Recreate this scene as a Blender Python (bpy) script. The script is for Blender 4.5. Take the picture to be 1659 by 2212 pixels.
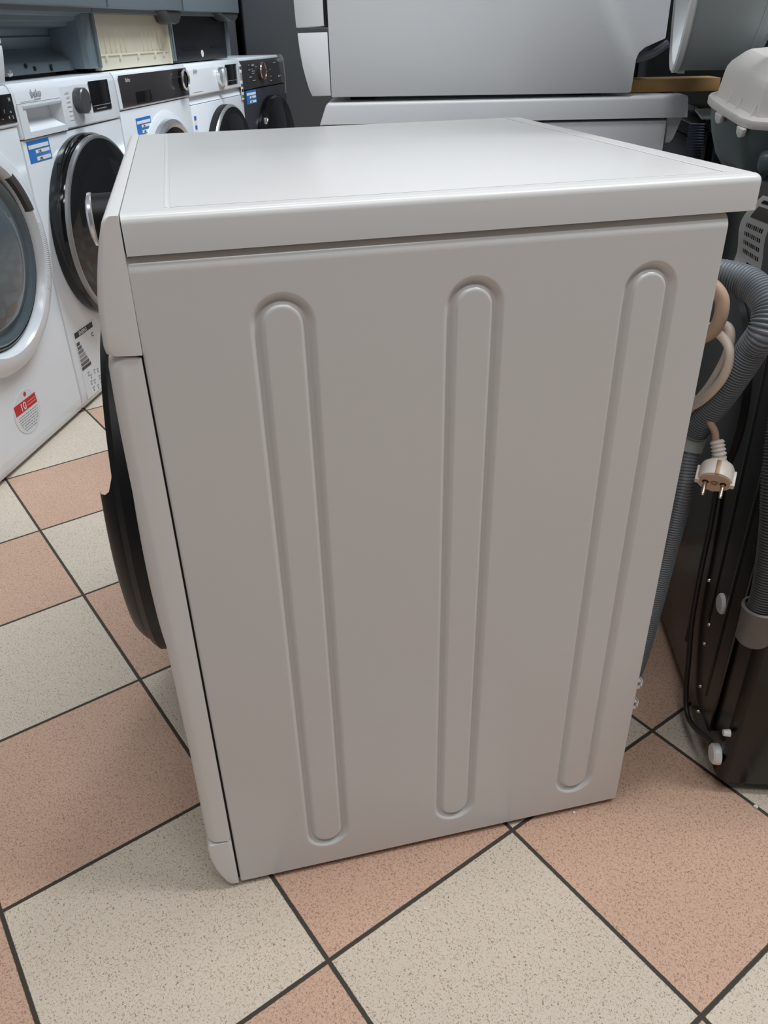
import bpy, bmesh, math, random
from mathutils import Vector, Matrix
R = math.radians
random.seed(7)
for o in list(bpy.data.objects):
    bpy.data.objects.remove(o)
SC = bpy.context.scene
C = SC.collection

# ------------------------------------------------------------------ camera
cam_d = bpy.data.cameras.new('camera')
cam = bpy.data.objects.new('camera', cam_d)
C.objects.link(cam)
cam.location = (0.0553, -0.6730, 0.9682)
cam.rotation_mode = 'XYZ'
cam.rotation_euler = (1.0242, 0.0204, -0.2327)
cam_d.sensor_fit = 'HORIZONTAL'
cam_d.sensor_width = 36.0
cam_d.lens = 36.0 * 1713.0 / 1659.0
cam_d.clip_start = 0.01
SC.camera = cam

# ------------------------------------------------------------------ world, light, exposure
w = bpy.data.worlds.new('world')
SC.world = w
w.use_nodes = True
bg = w.node_tree.nodes['Background']
bg.inputs[0].default_value = (0.80, 0.88, 1.0, 1)
bg.inputs[1].default_value = 0.10

def area(name, loc, size, power, col, rot=(0, 0, 0)):
    l = bpy.data.lights.new(name, 'AREA')
    l.shape = 'RECTANGLE'
    l.size, l.size_y = size
    l.energy = power
    l.color = col
    o = bpy.data.objects.new(name, l)
    o.location = loc
    o.rotation_euler = rot
    C.objects.link(o)
    return o
LAMPS = [((1.75, -0.45, 2.93), (1.2, 0.30), 36, (0.95, 0.975, 1.0)),
         ((0.35, -1.15, 2.93), (1.2, 0.30), 17, (0.95, 0.975, 1.0)),
         ((1.2, 2.3, 2.93), (1.2, 0.30), 82, (0.82, 0.92, 1.0)),
         ((0.45, 0.10, 2.93), (1.2, 0.30), 19, (0.93, 0.97, 1.0)),
         ((-0.95, -0.55, 2.93), (1.2, 0.30), 7, (0.98, 0.98, 1.0))]
for i, (l, s, pw, c) in enumerate(LAMPS):
    area('ceiling_tube_light', l, s, pw, c)
SC.view_settings.view_transform = 'Standard'
SC.view_settings.look = 'None'
SC.view_settings.gamma = 1.0
SC.view_settings.exposure = 0.0
SC.view_settings.use_curve_mapping = False

# ------------------------------------------------------------------ materials
def lin(r, g, b):
    f = lambda v: (v / 255 / 12.92) if v <= 10 else ((v / 255 + 0.055) / 1.055) ** 2.4
    return (f(r), f(g), f(b), 1)
MATS = {}
def mat(name, col, rough=0.5, metal=0.0, spec=0.5, coat=0.0, noise=0.0, nscale=30, bump=0.0, trans=0.0, alpha=1.0):
    if name in MATS: return MATS[name]
    m = bpy.data.materials.new(name)
    m.use_nodes = True
    nt = m.node_tree
    b = nt.nodes['Principled BSDF']
    b.inputs['Base Color'].default_value = col
    b.inputs['Roughness'].default_value = rough
    b.inputs['Metallic'].default_value = metal
    b.inputs['Specular IOR Level'].default_value = spec
    b.inputs['Coat Weight'].default_value = coat
    b.inputs['Coat Roughness'].default_value = 0.08
    b.inputs['Transmission Weight'].default_value = trans
    b.inputs['Alpha'].default_value = alpha
    tc = nt.nodes.new('ShaderNodeTexCoord')
    nz = nt.nodes.new('ShaderNodeTexNoise')
    nz.inputs['Scale'].default_value = nscale
    nz.inputs['Detail'].default_value = 4
    nt.links.new(tc.outputs['Object'], nz.inputs['Vector'])
    mx = nt.nodes.new('ShaderNodeMix'); mx.data_type = 'RGBA'
    k = 1 - noise
    mx.inputs[6].default_value = (col[0] * k, col[1] * k, col[2] * k, 1)
    mx.inputs[7].default_value = (min(1, col[0] * (1 + noise)), min(1, col[1] * (1 + noise)), min(1, col[2] * (1 + noise)), 1)
    nt.links.new(nz.outputs['Fac'], mx.inputs[0])
    nt.links.new(mx.outputs[2], b.inputs['Base Color'])
    if bump:
        bp = nt.nodes.new('ShaderNodeBump')
        bp.inputs['Strength'].default_value = bump
        bp.inputs['Distance'].default_value = 0.001
        nt.links.new(nz.outputs['Fac'], bp.inputs['Height'])
        nt.links.new(bp.outputs['Normal'], b.inputs['Normal'])
    MATS[name] = m
    return m
WHITE = mat('white_enamel', lin(222, 222, 221), 0.27, noise=0.01, nscale=4, bump=0.0)
WHITE_D = mat('white_dryer_enamel', lin(240, 243, 246), 0.28, noise=0.012, nscale=3)
WHITE_S = mat('white_enamel_sheet', lin(219, 218, 216), 0.22, noise=0.012, nscale=3)
WHITE_P = mat('white_plastic', lin(232, 231, 229), 0.35, noise=0.01)
WHITE_L = mat('white_front_enamel', lin(228, 231, 235), 0.22, noise=0.01, nscale=6)
OLDWHITE = mat('off_white_plastic', lin(240, 237, 233), 0.45, noise=0.03, nscale=25)
BLACK = mat('black_plastic', lin(20, 20, 21), 0.42, spec=0.35, noise=0.05)
BLACKG = mat('black_gloss', lin(12, 12, 13), 0.08, noise=0.02)
GLASSD = mat('dark_door_glass', lin(20, 21, 23), 0.06, noise=0.02)
GLASSB = mat('grey_blue_door_glass', lin(88, 98, 104), 0.07, noise=0.12, nscale=5)  # mottled tone paints in reflections and what shows inside
CHROME = mat('chrome', lin(238, 240, 242), 0.22, 0.85)
BRIGHT = mat('bright_silver_strip', lin(205, 210, 214), 0.3, 0.2)
STK = mat('sticker_white', lin(220, 223, 226), 0.35, noise=0.01)
SILVER = mat('silver_plastic', lin(150, 150, 150), 0.28, 0.6)
GREYK = mat('grey_knob', lin(92, 93, 95), 0.35, 0.4)
DARKM = mat('dark_machine_enamel', lin(18, 16, 14), 0.22, spec=0.3, noise=0.04, nscale=4)
DARKB = mat('dark_back_sheet', lin(16, 17, 18), 0.24, noise=0.08, nscale=4)
GRAPH = mat('graphite_front', lin(60, 60, 66), 0.30, 0.2, noise=0.04)
GRAPHP = mat('graphite_panel', lin(84, 80, 82), 0.12, 0.6, noise=0.10, nscale=8)
INOX = mat('inox_grey', lin(116, 128, 136), 0.38, 0.12, noise=0.04, nscale=8)
SHEET = mat('grey_sheet_metal', lin(120, 132, 139), 0.32, 0.1, noise=0.05, nscale=8)
CREAM = mat('cream_plastic', lin(226, 218, 196), 0.5, noise=0.04, nscale=20)
BLKPL = mat('black_plinth', lin(30, 30, 34), 0.4, noise=0.05)
FRIDGE = mat('grey_fridge_metal', lin(78, 81, 84), 0.38, 0.25, noise=0.03, nscale=3)
SHADE_RUBBER = mat('gap_shade_rubber', lin(10, 10, 10), 0.8)  # near-black: paints shade in gaps and holes, also real rubber parts
HOSE = mat('hose_grey', lin(120, 126, 132), 0.30, noise=0.03)
HOSEB = mat('hose_blue_grey', lin(70, 82, 100), 0.45, noise=0.03)
CLAMP = mat('translucent_grey_clip', lin(172, 178, 178), 0.3, noise=0.04, alpha=0.93)
CORD = mat('beige_cord', lin(222, 206, 192), 0.45, noise=0.03)
CORDT = mat('tan_cord', lin(190, 160, 138), 0.5, noise=0.04)
PLUGW = mat('plug_white', lin(226, 216, 206), 0.42, noise=0.02)
PLUGF = mat('plug_face_tan', lin(205, 176, 152), 0.5, noise=0.02)
NICKEL = mat('nickel', lin(200, 188, 172), 0.25, 1.0)
BRASS = mat('brass', lin(158, 134, 104), 0.5, 0.5)
CABLE = mat('black_cable', lin(48, 44, 42), 0.4)
CARTON = mat('cardboard_brown', lin(190, 150, 98), 0.8, noise=0.08, nscale=60)
DRUMW = mat('white_rim_plastic', lin(232, 233, 233), 0.55, noise=0.02)
DRUMG = mat('grey_shell_sheet', lin(162, 171, 173), 0.42, 0.1, noise=0.04, nscale=6)
CASING = mat('grey_green_casing', lin(96, 110, 112), 0.35, 0.1, noise=0.06, nscale=12)
BLUE = mat('sticker_blue', lin(40, 120, 200), 0.35, noise=0.12, nscale=60)
PAPER = mat('paper_white', lin(236, 236, 234), 0.5, noise=0.01)
INK = mat('ink_dark', lin(40, 42, 46), 0.6)
INKG = mat('ink_grey', lin(140, 142, 146), 0.6)
INKL = mat('ink_light', lin(200, 202, 204), 0.5)
RED = mat('sticker_red', lin(196, 26, 32), 0.4)
LGREY = [mat('label_grey_%s' % n, lin(v, v, v + 4), 0.5) for n, v in (('a', 70), ('b', 100), ('c', 120), ('d', 150), ('e', 130), ('f', 95), ('g', 60))]
COPPER = mat('copper_trim', lin(200, 150, 125), 0.2, 0.8)
WALL = mat('wall_paint', lin(128, 130, 134), 0.8, noise=0.02, nscale=5)
CEIL = mat('ceiling_paint', lin(225, 226, 226), 0.85, noise=0.02, nscale=5)
GREEN = mat('label_green', lin(60, 110, 60), 0.5)

def floor_material():
    m = bpy.data.materials.new('checker_floor_tiles')
    m.use_nodes = True
    nt = m.node_tree; N = nt.nodes; L = nt.links
    b = N['Principled BSDF']
    tc = N.new('ShaderNodeTexCoord')
    sep = N.new('ShaderNodeSeparateXYZ')
    L.new(tc.outputs['Object'], sep.inputs[0])
    def M(op, a, bb=None, c=None):
        n = N.new('ShaderNodeMath'); n.operation = op
        for i, v in enumerate((a, bb, c)):
            if v is None: continue
            if isinstance(v, (int, float)): n.inputs[i].default_value = v
            else: L.new(v, n.inputs[i])
        return n.outputs[0]
    S = 0.3076
    u = M('DIVIDE', sep.outputs[0], S); v = M('DIVIDE', sep.outputs[1], S)
    fu, fv = M('FLOOR', u), M('FLOOR', v)
    par = M('SUBTRACT', 1.0, M('ABSOLUTE', M('MODULO', M('ADD', fu, fv), 2.0)))     # 1 = cream, 0 = pink
    def edge(t):
        fr = M('FRACT', t)
        return M('MINIMUM', fr, M('SUBTRACT', 1.0, fr))
    e = M('MINIMUM', edge(u), edge(v))
    wob = N.new('ShaderNodeTexNoise'); wob.inputs['Scale'].default_value = 220
    L.new(tc.outputs['Object'], wob.inputs['Vector'])
    e2 = M('ADD', e, M('MULTIPLY', M('SUBTRACT', wob.outputs['Fac'], 0.5), 0.003))
    grout = N.new('ShaderNodeMapRange'); grout.inputs[1].default_value = 0.0078; grout.inputs[2].default_value = 0.0105
    L.new(e2, grout.inputs[0])                                   # 0 in grout, 1 on tile
    # per tile tone
    comb = N.new('ShaderNodeCombineXYZ'); L.new(fu, comb.inputs[0]); L.new(fv, comb.inputs[1])
    wn = N.new('ShaderNodeTexWhiteNoise'); wn.noise_dimensions = '3D'; L.new(comb.outputs[0], wn.inputs['Vector'])
    # speckle: elongated worm like grains
    no = N.new('ShaderNodeTexNoise'); no.inputs['Scale'].default_value = 430; no.inputs['Detail'].default_value = 2; no.inputs['Roughness'].default_value = 0.6
    no.inputs['Distortion'].default_value = 1.2
    L.new(tc.outputs['Object'], no.inputs['Vector'])
    sp = N.new('ShaderNodeMapRange'); sp.inputs[1].default_value = 0.50; sp.inputs[2].default_value = 0.66
    L.new(no.outputs['Fac'], sp.inputs[0])
    spc = N.new('ShaderNodeMapRange'); spc.inputs[1].default_value = 0.55; spc.inputs[2].default_value = 0.67
    L.new(no.outputs['Fac'], spc.inputs[0])
    big = N.new('ShaderNodeTexNoise'); big.inputs['Scale'].default_value = 9; big.inputs['Detail'].default_value = 5
    L.new(tc.outputs['Object'], big.inputs['Vector'])
    def mix(f, a, c):
        n = N.new('ShaderNodeMix'); n.data_type = 'RGBA'
        if isinstance(f, float): n.inputs[0].default_value = f
        else: L.new(f, n.inputs[0])
        for i, v in ((6, a), (7, c)):
            if isinstance(v, tuple): n.inputs[i].default_value = v
            else: L.new(v, n.inputs[i])
        return n.outputs[2]
    cream = mix(spc.outputs[0], lin(222, 208, 190), lin(146, 124, 98))
    pink = mix(sp.outputs[0], lin(216, 180, 157), lin(160, 121, 99))
    tile = mix(par, pink, cream)
    hs = N.new('ShaderNodeHueSaturation')
    L.new(tile, hs.inputs['Color'])
    L.new(M('ADD', 0.90, M('ADD', M('MULTIPLY', wn.outputs['Value'], 0.08), M('MULTIPLY', big.outputs['Fac'], 0.08))), hs.inputs['Value'])
    col = mix(grout.outputs[0], lin(66, 60, 52), hs.outputs[0])
    L.new(col, b.inputs['Base Color'])
    L.new(M('ADD', 0.34, M('MULTIPLY', M('SUBTRACT', 1.0, grout.outputs[0]), 0.4)), b.inputs['Roughness'])
    bp = N.new('ShaderNodeBump'); bp.inputs['Strength'].default_value = 0.5; bp.inputs['Distance'].default_value = 0.0015
    L.new(M('ADD', M('MULTIPLY', grout.outputs[0], 1.0), M('MULTIPLY', no.outputs['Fac'], 0.22)), bp.inputs['Height'])
    L.new(bp.outputs['Normal'], b.inputs['Normal'])
    b.inputs['Specular IOR Level'].default_value = 0.4
    return m

# ------------------------------------------------------------------ mesh helpers
def link_mesh(name, bm, m, parent=None, smooth=True, angle=35):
    me = bpy.data.meshes.new(name)
    bmesh.ops.recalc_face_normals(bm, faces=bm.faces[:])
    bm.to_mesh(me); bm.free()
    me.materials.append(m)
    if smooth:
        me.polygons.foreach_set('use_smooth', [True] * len(me.polygons))
        me.set_sharp_from_angle(angle=R(angle))
    o = bpy.data.objects.new(name, me)
    C.objects.link(o)
    if parent: o.parent = parent
    return o
def tag(o, label, cat, group=None):
    o['label'] = label; o['category'] = cat
    if group: o['group'] = group
    return o
def thing(name, label, cat, loc=(0, 0, 0), rz=0, group=None):
    o = bpy.data.objects.new(name, None)
    C.objects.link(o)
    o.empty_display_size = 0.05
    o.location = loc; o.rotation_euler = (0, 0, rz)
    return tag(o, label, cat, group)
def merge(dst, src):
    me = bpy.data.meshes.new('tmp'); src.to_mesh(me); src.free()
    dst.from_mesh(me); bpy.data.meshes.remove(me)
def add_box(bm, x0, x1, y0, y1, z0, z1, bev=0, seg=2):
    t = bmesh.new()
    bmesh.ops.create_cube(t, size=1)
    for v in t.verts:
        v.co = Vector(((x0 + x1) / 2 + v.co.x * (x1 - x0), (y0 + y1) / 2 + v.co.y * (y1 - y0), (z0 + z1) / 2 + v.co.z * (z1 - z0)))
    if bev: bmesh.ops.bevel(t, geom=t.edges[:], offset=bev, segments=seg, profile=0.5, affect='EDGES')
    merge(bm, t)
def add_prism(bm, poly, axis, a, b, bev=0, seg=2, bevel_caps_only=False):
    """poly: 2D points; axis 'x': (y,z)  'y': (x,z)  'z': (x,y)"""
    t = bmesh.new()
    def P(p, k):
        return {'x': (k, p[0], p[1]), 'y': (p[0], k, p[1]), 'z': (p[0], p[1], k)}[axis]
    va = [t.verts.new(P(p, a)) for p in poly]; vb = [t.verts.new(P(p, b)) for p in poly]
    fa = t.faces.new(va); fb = t.faces.new(vb[::-1])
    n = len(poly)
    for i in range(n): t.faces.new((va[i], vb[i], vb[(i + 1) % n], va[(i + 1) % n]))
    bmesh.ops.recalc_face_normals(t, faces=t.faces[:])
    if bev:
        ed = t.edges[:] if not bevel_caps_only else [e for e in t.edges if e in fa.edges or e in fb.edges]
        bmesh.ops.bevel(t, geom=ed, offset=bev, segments=seg, profile=0.5, affect='EDGES')
    merge(bm, t)
def add_lathe(bm, prof, axis, c, n=64, a0=0, a1=360):
    """prof: (r, h) along axis from centre c"""
    t = bmesh.new()
    full = abs(a1 - a0) >= 360
    rings = []
    cnt = n if full else n + 1
    for i in range(cnt):
        a = R(a0 + (a1 - a0) * i / n)
        ring = []
        for r, h in prof:
            p = {'x': (h, r * math.cos(a), r * math.sin(a)), 'y': (r * math.cos(a), h, r * math.sin(a)), 'z': (r * math.cos(a), r * math.sin(a), h)}[axis]
            ring.append(t.verts.new((p[0] + c[0], p[1] + c[1], p[2] + c[2])))
        rings.append(ring)
    for i in range(n):
        A = rings[i]; B = rings[(i + 1) % cnt]
        for k in range(len(prof) - 1):
            t.faces.new((A[k], A[k + 1], B[k + 1], B[k]))
    bmesh.ops.remove_doubles(t, verts=t.verts[:], dist=1e-6)
    merge(bm, t)
def catmull(pts, per=12):
    P = [Vector(p) for p in pts]
    P = [P[0] * 2 - P[1]] + P + [P[-1] * 2 - P[-2]]
    out = []
    for i in range(1, len(P) - 2):
        for k in range(per):
            t = k / per
            out.append(0.5 * ((2 * P[i]) + (-P[i - 1] + P[i + 1]) * t + (2 * P[i - 1] - 5 * P[i] + 4 * P[i + 1] - P[i + 2]) * t * t + (-P[i - 1] + 3 * P[i] - 3 * P[i + 1] + P[i + 2]) * t ** 3))
    out.append(P[-2])
    return out
def resample(pts, step):
    out = [pts[0]]; acc = 0
    for a, b in zip(pts, pts[1:]):
        L = (b - a).length
        if L == 0: continue
        d = step - acc
        while d <= L:
            out.append(a + (b - a) * (d / L)); d += step
        acc = L - (d - step)
    return out
def add_tube(bm, pts, r, n=16, per=12, step=None, rf=None, cap=True):
    """sweep; rf(s, i) multiplies nothing but returns the radius at ring i"""
    path = catmull(pts, per)
    if step: path = resample(path, step)
    t = bmesh.new()
    T = [(path[min(i + 1, len(path) - 1)] - path[max(i - 1, 0)]).normalized() for i in range(len(path))]
    up = Vector((0, 0, 1)) if abs(T[0].z) < 0.9 else Vector((1, 0, 0))
    u = (up - T[0] * up.dot(T[0])).normalized()
    rings = []
    for i, p in enumerate(path):
        u = (u - T[i] * u.dot(T[i])).normalized()
        v = T[i].cross(u)
        rr = rf(i) if rf else r
        rings.append([t.verts.new(p + (u * math.cos(2 * math.pi * k / n) + v * math.sin(2 * math.pi * k / n)) * rr) for k in range(n)])
    for A, B in zip(rings, rings[1:]):
        for k in range(n): t.faces.new((A[k], A[(k + 1) % n], B[(k + 1) % n], B[k]))
    if cap:
        t.faces.new(rings[0][::-1]); t.faces.new(rings[-1])
    merge(bm, t)
def box(name, m, parent, *a, bev=0.002, seg=2, **k):
    bm = bmesh.new(); add_box(bm, *a, bev=bev, seg=seg); return link_mesh(name, bm, m, parent)
def prism(name, m, parent, poly, axis, a, b, bev=0, seg=2, **k):
    bm = bmesh.new(); add_prism(bm, poly, axis, a, b, bev, seg); return link_mesh(name, bm, m, parent)
def lathe(name, m, parent, prof, axis, c, n=64, **k):
    bm = bmesh.new(); add_lathe(bm, prof, axis, c, n, **k); return link_mesh(name, bm, m, parent)
def tube(name, m, parent, pts, r, **k):
    bm = bmesh.new(); add_tube(bm, pts, r, **k); return link_mesh(name, bm, m, parent, angle=80)
def ribbed(name, m, parent, pts, r, pitch, depth):
    return tube(name, m, parent, pts, r, n=28, step=pitch / 6, rf=lambda i: r - depth * (0, 0, 0.35, 1, 1, 0.35)[i % 6])
def text(name, s, size, m, parent, loc, rot, depth=0.0003, align='LEFT', shear=0, sx=1.0):
    cu = bpy.data.curves.new(name, 'FONT')
    cu.body = s; cu.size = size; cu.extrude = depth; cu.align_x = align; cu.shear = shear
    cu.resolution_u = 3
    t = bpy.data.objects.new(name, cu)
    C.objects.link(t)
    dg = bpy.context.evaluated_depsgraph_get()
    me = bpy.data.meshes.new_from_object(t.evaluated_get(dg))
    bpy.data.objects.remove(t); bpy.data.curves.remove(cu)
    me.materials.clear(); me.materials.append(m)
    o = bpy.data.objects.new(name, me)
    C.objects.link(o)
    o.parent = parent; o.location = loc; o.rotation_euler = rot; o.scale = (sx, 1, 1)
    return o
def structure(o):
    o['kind'] = 'structure'; return o

# ------------------------------------------------------------------ setting
GA = 1.9668; GX, GY, GS = 0.095, -0.1261, 0.3076
bm = bmesh.new()
half = 6.0
fl = [bm.verts.new(v) for v in ((-half, -half, 0), (half, -half, 0), (half, half, 0), (-half, half, 0))]
bm.faces.new(fl)
floor = structure(link_mesh('floor', bm, floor_material(), smooth=False))
# object x axis runs along one grout direction, object y along the other
ax = Vector((math.cos(GA), math.sin(GA), 0)); ay = Vector((-math.sin(GA), math.cos(GA), 0))
floor.matrix_world = Matrix(((ax.x, ay.x, 0, GX), (ax.y, ay.y, 0, GY), (0, 0, 1, 0), (0, 0, 0, 1)))
X0, X1, Y0, Y1, ZC = -1.55, 2.9, -3.0, 5.25, 3.0
structure(box('wall_left', WALL, None, X0 - 0.1, X0, Y0, Y1, 0, ZC, bev=0))
structure(box('wall_right', WALL, None, X1, X1 + 0.1, Y0, Y1, 0, ZC, bev=0))
structure(box('wall_back', WALL, None, X0 - 0.1, X1 + 0.1, Y1, Y1 + 0.1, 0, ZC, bev=0))
structure(box('wall_front', WALL, None, X0 - 0.1, X1 + 0.1, Y0 - 0.1, Y0, 0, ZC, bev=0))
structure(box('ceiling', CEIL, None, X0 - 0.1, X1 + 0.1, Y0 - 0.1, Y1 + 0.1, ZC, ZC + 0.1, bev=0))

# ------------------------------------------------------------------ main washing machine
wm = thing('washing_machine', 'large white washing machine seen from its ribbed side, in the middle of the tiled floor', 'washing machine')
D = 0.5411; WW = 0.592
# --- ribbed side panel as a height field
PILLS = [(0.1205, 0.0435, 0.7802), (0.2945, 0.0420, 0.7802), (0.4690, 0.0436, 0.7798)]
RO, RI = 0.0288, 0.0150
def groove(x, z):
    for cx, z0, z1 in PILLS:
        if abs(x - cx) > RO + 0.002: continue
        zz = min(max(z, z0 + RO), z1 - RO)
        d = math.hypot(x - cx, z - zz)
        if d < RO:
            if d < RI: return 0.0007
            t = (d - RI) / (RO - RI)
            return 0.0029 * (1 - math.cos(2 * math.pi * t)) + 0.0007 * (1 - t)
    return 0.0
ZB, ZT = 0.0105, 0.8172
def linspace(a, b, n): return [a + (b - a) * i / (n - 1) for i in range(n)]
xs = set(); zs = set()
def addr(S, a, b, step):
    n = max(2, int(round((b - a) / step)) + 1)
    for v in linspace(a, b, n): S.add(round(v, 5))
addr(xs, 0.0, 0.004, 0.0005)
last = 0.004
for cx, _, _ in PILLS:
    addr(xs, last, cx - RO - 0.001, 0.02); addr(xs, cx - RO - 0.001, cx + RO + 0.001, 0.0009); last = cx + RO + 0.001
addr(xs, last, D - 0.004, 0.015); addr(xs, D - 0.004, D, 0.0005)
addr(zs, ZB, 0.0405, 0.01); addr(zs, 0.0405, 0.0755, 0.0009); addr(zs, 0.0755, 0.748, 0.04)
addr(zs, 0.748, 0.7815, 0.0009); addr(zs, 0.7815, 0.797, 0.005); addr(zs, 0.797, ZT, 0.0006)
xs, zs = sorted(xs), sorted(zs)
def rnd(d, r): return 0 if d >= r else r - math.sqrt(max(0, r * r - (r - d) ** 2))
bm = bmesh.new()
grid = []
for z in zs:
    row = []
    for x in xs:
        y = groove(x, z) + rnd(ZT - z, 0.0130) + rnd(x, 0.003) + rnd(D - x, 0.003)
        row.append(bm.verts.new((x, y, z)))
    grid.append(row)
for A, B in zip(grid, grid[1:]):
    for i in range(len(xs) - 1): bm.faces.new((A[i], A[i + 1], B[i + 1], B[i]))
# short return flanges
def flange(line, dy):
    nv = [bm.verts.new((v.co.x, v.co.y + dy, v.co.z)) for v in line]
    for i in range(len(line) - 1): bm.faces.new((line[i], line[i + 1], nv[i + 1], nv[i]))
flange(grid[0], 0.02); flange([r[0] for r in grid], 0.02); flange([r[-1] for r in grid], 0.02)
link_mesh('side_panel', bm, WHITE_S, wm, angle=60)
box('cabinet', WHITE_S, wm, 0.004, D - 0.004, 0.0165, WW, 0.0145, 0.8180, bev=0.002)
# back sheet with pressed flange
box('back_panel', WHITE_S, wm, D - 0.003, D + 0.002, 0.02, WW - 0.01, 0.05, 0.79, bev=0.001)
# lid
XL = 0.5685
bm = bmesh.new()
t = bmesh.new()
add_prism(t, [(0.0022, -0.0008), (XL, -0.0008), (XL, 0.596), (0.0022, 0.596)], 'z', 0.8185, 0.8500)
bmesh.ops.remove_doubles(t, verts=t.verts[:], dist=1e-6)
vert = [e for e in t.edges if abs(e.verts[0].co.z - e.verts[1].co.z) > 0.01 and e.verts[0].co.x > 0.3]
bmesh.ops.bevel(t, geom=vert, offset=0.008, segments=6, profile=0.5, affect='EDGES')
top = [e for e in t.edges if all(v.co.z > 0.849 for v in e.verts) and not all(abs(v.co.x - 0.0022) < 1e-4 for v in e.verts)]
bmesh.ops.bevel(t, geom=top, offset=0.0075, segments=6, profile=0.5, affect='EDGES')
merge(bm, t)
lid = link_mesh('lid', bm, WHITE, wm, angle=40)
bm = bmesh.new()
add_box(bm, 0.0405, 0.5335, 0.0175, 0.5745, 0.8495, 0.8506, bev=0.0005, seg=2)
link_mesh('top_board', bm, WHITE, wm)
bm = bmesh.new()                                          # fine raised rib framing the board at the back and front
add_box(bm, 0.5365, 0.5400, 0.0175, 0.5745, 0.8495, 0.8508, bev=0.0004)
link_mesh('board_rim', bm, WHITE, wm)
box('board_rim', WHITE, wm, 0.0358, 0.0385, 0.0175, 0.5745, 0.8495, 0.8506, bev=0.0004)
# control panel, front panel and kick plate share the bowed front profile
def bowed(name, prof, bev, y0=-0.0015, y1=WW + 0.0035, m=WHITE_P):
    bm = bmesh.new(); rings = []
    ds = [bev * (1 - math.cos(R(a))) for a in (0, 12, 24, 36, 48, 60, 75, 90)]
    for y, d in [(y0 + d, d) for d in ds] + [(y1 - d, d) for d in ds[::-1]]:
        f = 0.95 * rnd(d, bev)
        rings.append([bm.verts.new((x + f * min(1, max(0, (-0.004 - x) / 0.018)), y, z)) for x, z in prof])
    for A, B in zip(rings, rings[1:]):
        for i in range(len(A)): bm.faces.new((A[i], A[(i + 1) % len(A)], B[(i + 1) % len(A)], B[i]))
    bm.faces.new(rings[0]); bm.faces.new(rings[-1][::-1])
    return link_mesh(name, bm, m, wm, angle=42)
bowed('control_panel', [(0.0012, 0.8500), (-0.0060, 0.8500), (-0.0095, 0.8488), (-0.0125, 0.8450), (-0.0165, 0.8330), (-0.0205, 0.8180), (-0.0240, 0.8030),
                        (-0.0268, 0.7880), (-0.0285, 0.7730), (-0.0295, 0.7600), (-0.0300, 0.7470), (-0.0290, 0.7410), (-0.0250, 0.7390), (0.0000, 0.7378), (0.0008, 0.815)], 0.006, y0=-0.0030)
bowed('front_panel', [(-0.0015, 0.7340), (-0.006, 0.7355), (-0.0240, 0.7360), (-0.0290, 0.7340), (-0.0305, 0.7260), (-0.0315, 0.70), (-0.0325, 0.66), (-0.0330, 0.60),
                      (-0.0325, 0.50), (-0.0318, 0.40), (-0.0310, 0.25), (-0.0318, 0.12), (-0.0318, 0.1050), (-0.0300, 0.0985), (-0.0080, 0.0965), (-0.0050, 0.1000), (-0.0024, 0.1020)], 0.013, y0=-0.0010)
bowed('kick_plate', [(-0.0024, 0.0985), (-0.0060, 0.0965), (-0.0080, 0.0940), (-0.0300, 0.0940), (-0.0325, 0.0905), (-0.0325, 0.0740), (-0.0312, 0.0600), (-0.0280, 0.0440), (-0.0230, 0.0280),
                     (-0.0180, 0.0160), (-0.0140, 0.0110), (-0.0100, 0.0098), (-0.0024, 0.0100)], 0.004, y0=-0.0010)
# black filler painting in the shade of the slot beside front panel
box('edge_gap_shade', SHADE_RUBBER, wm, -0.006, 0.0035, 0.0035, WW - 0.004, 0.014, 0.745, bev=0)
# door with surround
DC = (0.0, 0.297, 0.465)
lathe('door_surround', WHITE_P, wm, [(0.252, -0.030), (0.248, -0.034), (0.238, -0.0415), (0.228, -0.043), (0.218, -0.040), (0.0, -0.038)], 'x', DC, n=96)
dr = lathe('door', BLACK, wm, [(0.0, -0.040), (0.222, -0.040), (0.2245, -0.044), (0.2230, -0.056), (0.216, -0.0630), (0.19, -0.0655), (0.0, -0.067)], 'x', DC, n=96)
# lower grip shell of the door: a disc segment standing proud, its top edge sweeping back
bm = bmesh.new()
rings = []
for gx, gr, gz in ((-0.0600, 0.2130, 0.590), (-0.0640, 0.2120, 0.568), (-0.0690, 0.2080, 0.554), (-0.0740, 0.2030, 0.549), (-0.0790, 0.1960, 0.547), (-0.0815, 0.1850, 0.546)):
    a0 = math.asin((gz - DC[2]) / gr)
    arc = [(DC[1] + gr * math.cos(t_), DC[2] + gr * math.sin(t_)) for t_ in [math.pi - a0 + (math.pi + 2 * a0) * i / 72 for i in range(73)]]
    ya, yb = arc[-1][0], arc[0][0]
    arc += [(ya + (yb - ya) * i / 24, gz - 0.150 * math.sin(math.pi * i / 24) ** 0.7) for i in range(1, 24)]
    rings.append([bm.verts.new((gx, y, z)) for y, z in arc])
for A, B in zip(rings, rings[1:]):
    for i in range(len(A)): bm.faces.new((A[i], A[(i + 1) % len(A)], B[(i + 1) % len(A)], B[i]))
bm.faces.new(rings[0]); bm.faces.new(rings[-1][::-1])
link_mesh('door_grip', bm, BLACK, dr, angle=30)
# programme knob
kn = lathe('knob', BLACK, wm, [(0.0, -0.0200), (0.0270, -0.0200), (0.0265, -0.048), (0.0, -0.048)], 'x', (0, 0.300, 0.7945), n=48)
lathe('knob_rim', CHROME, kn, [(0.0268, -0.047), (0.0282, -0.0485), (0.0278, -0.0515), (0.020, -0.0545), (0.0, -0.0552)], 'x', (0, 0.300, 0.7945), n=48)
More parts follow.
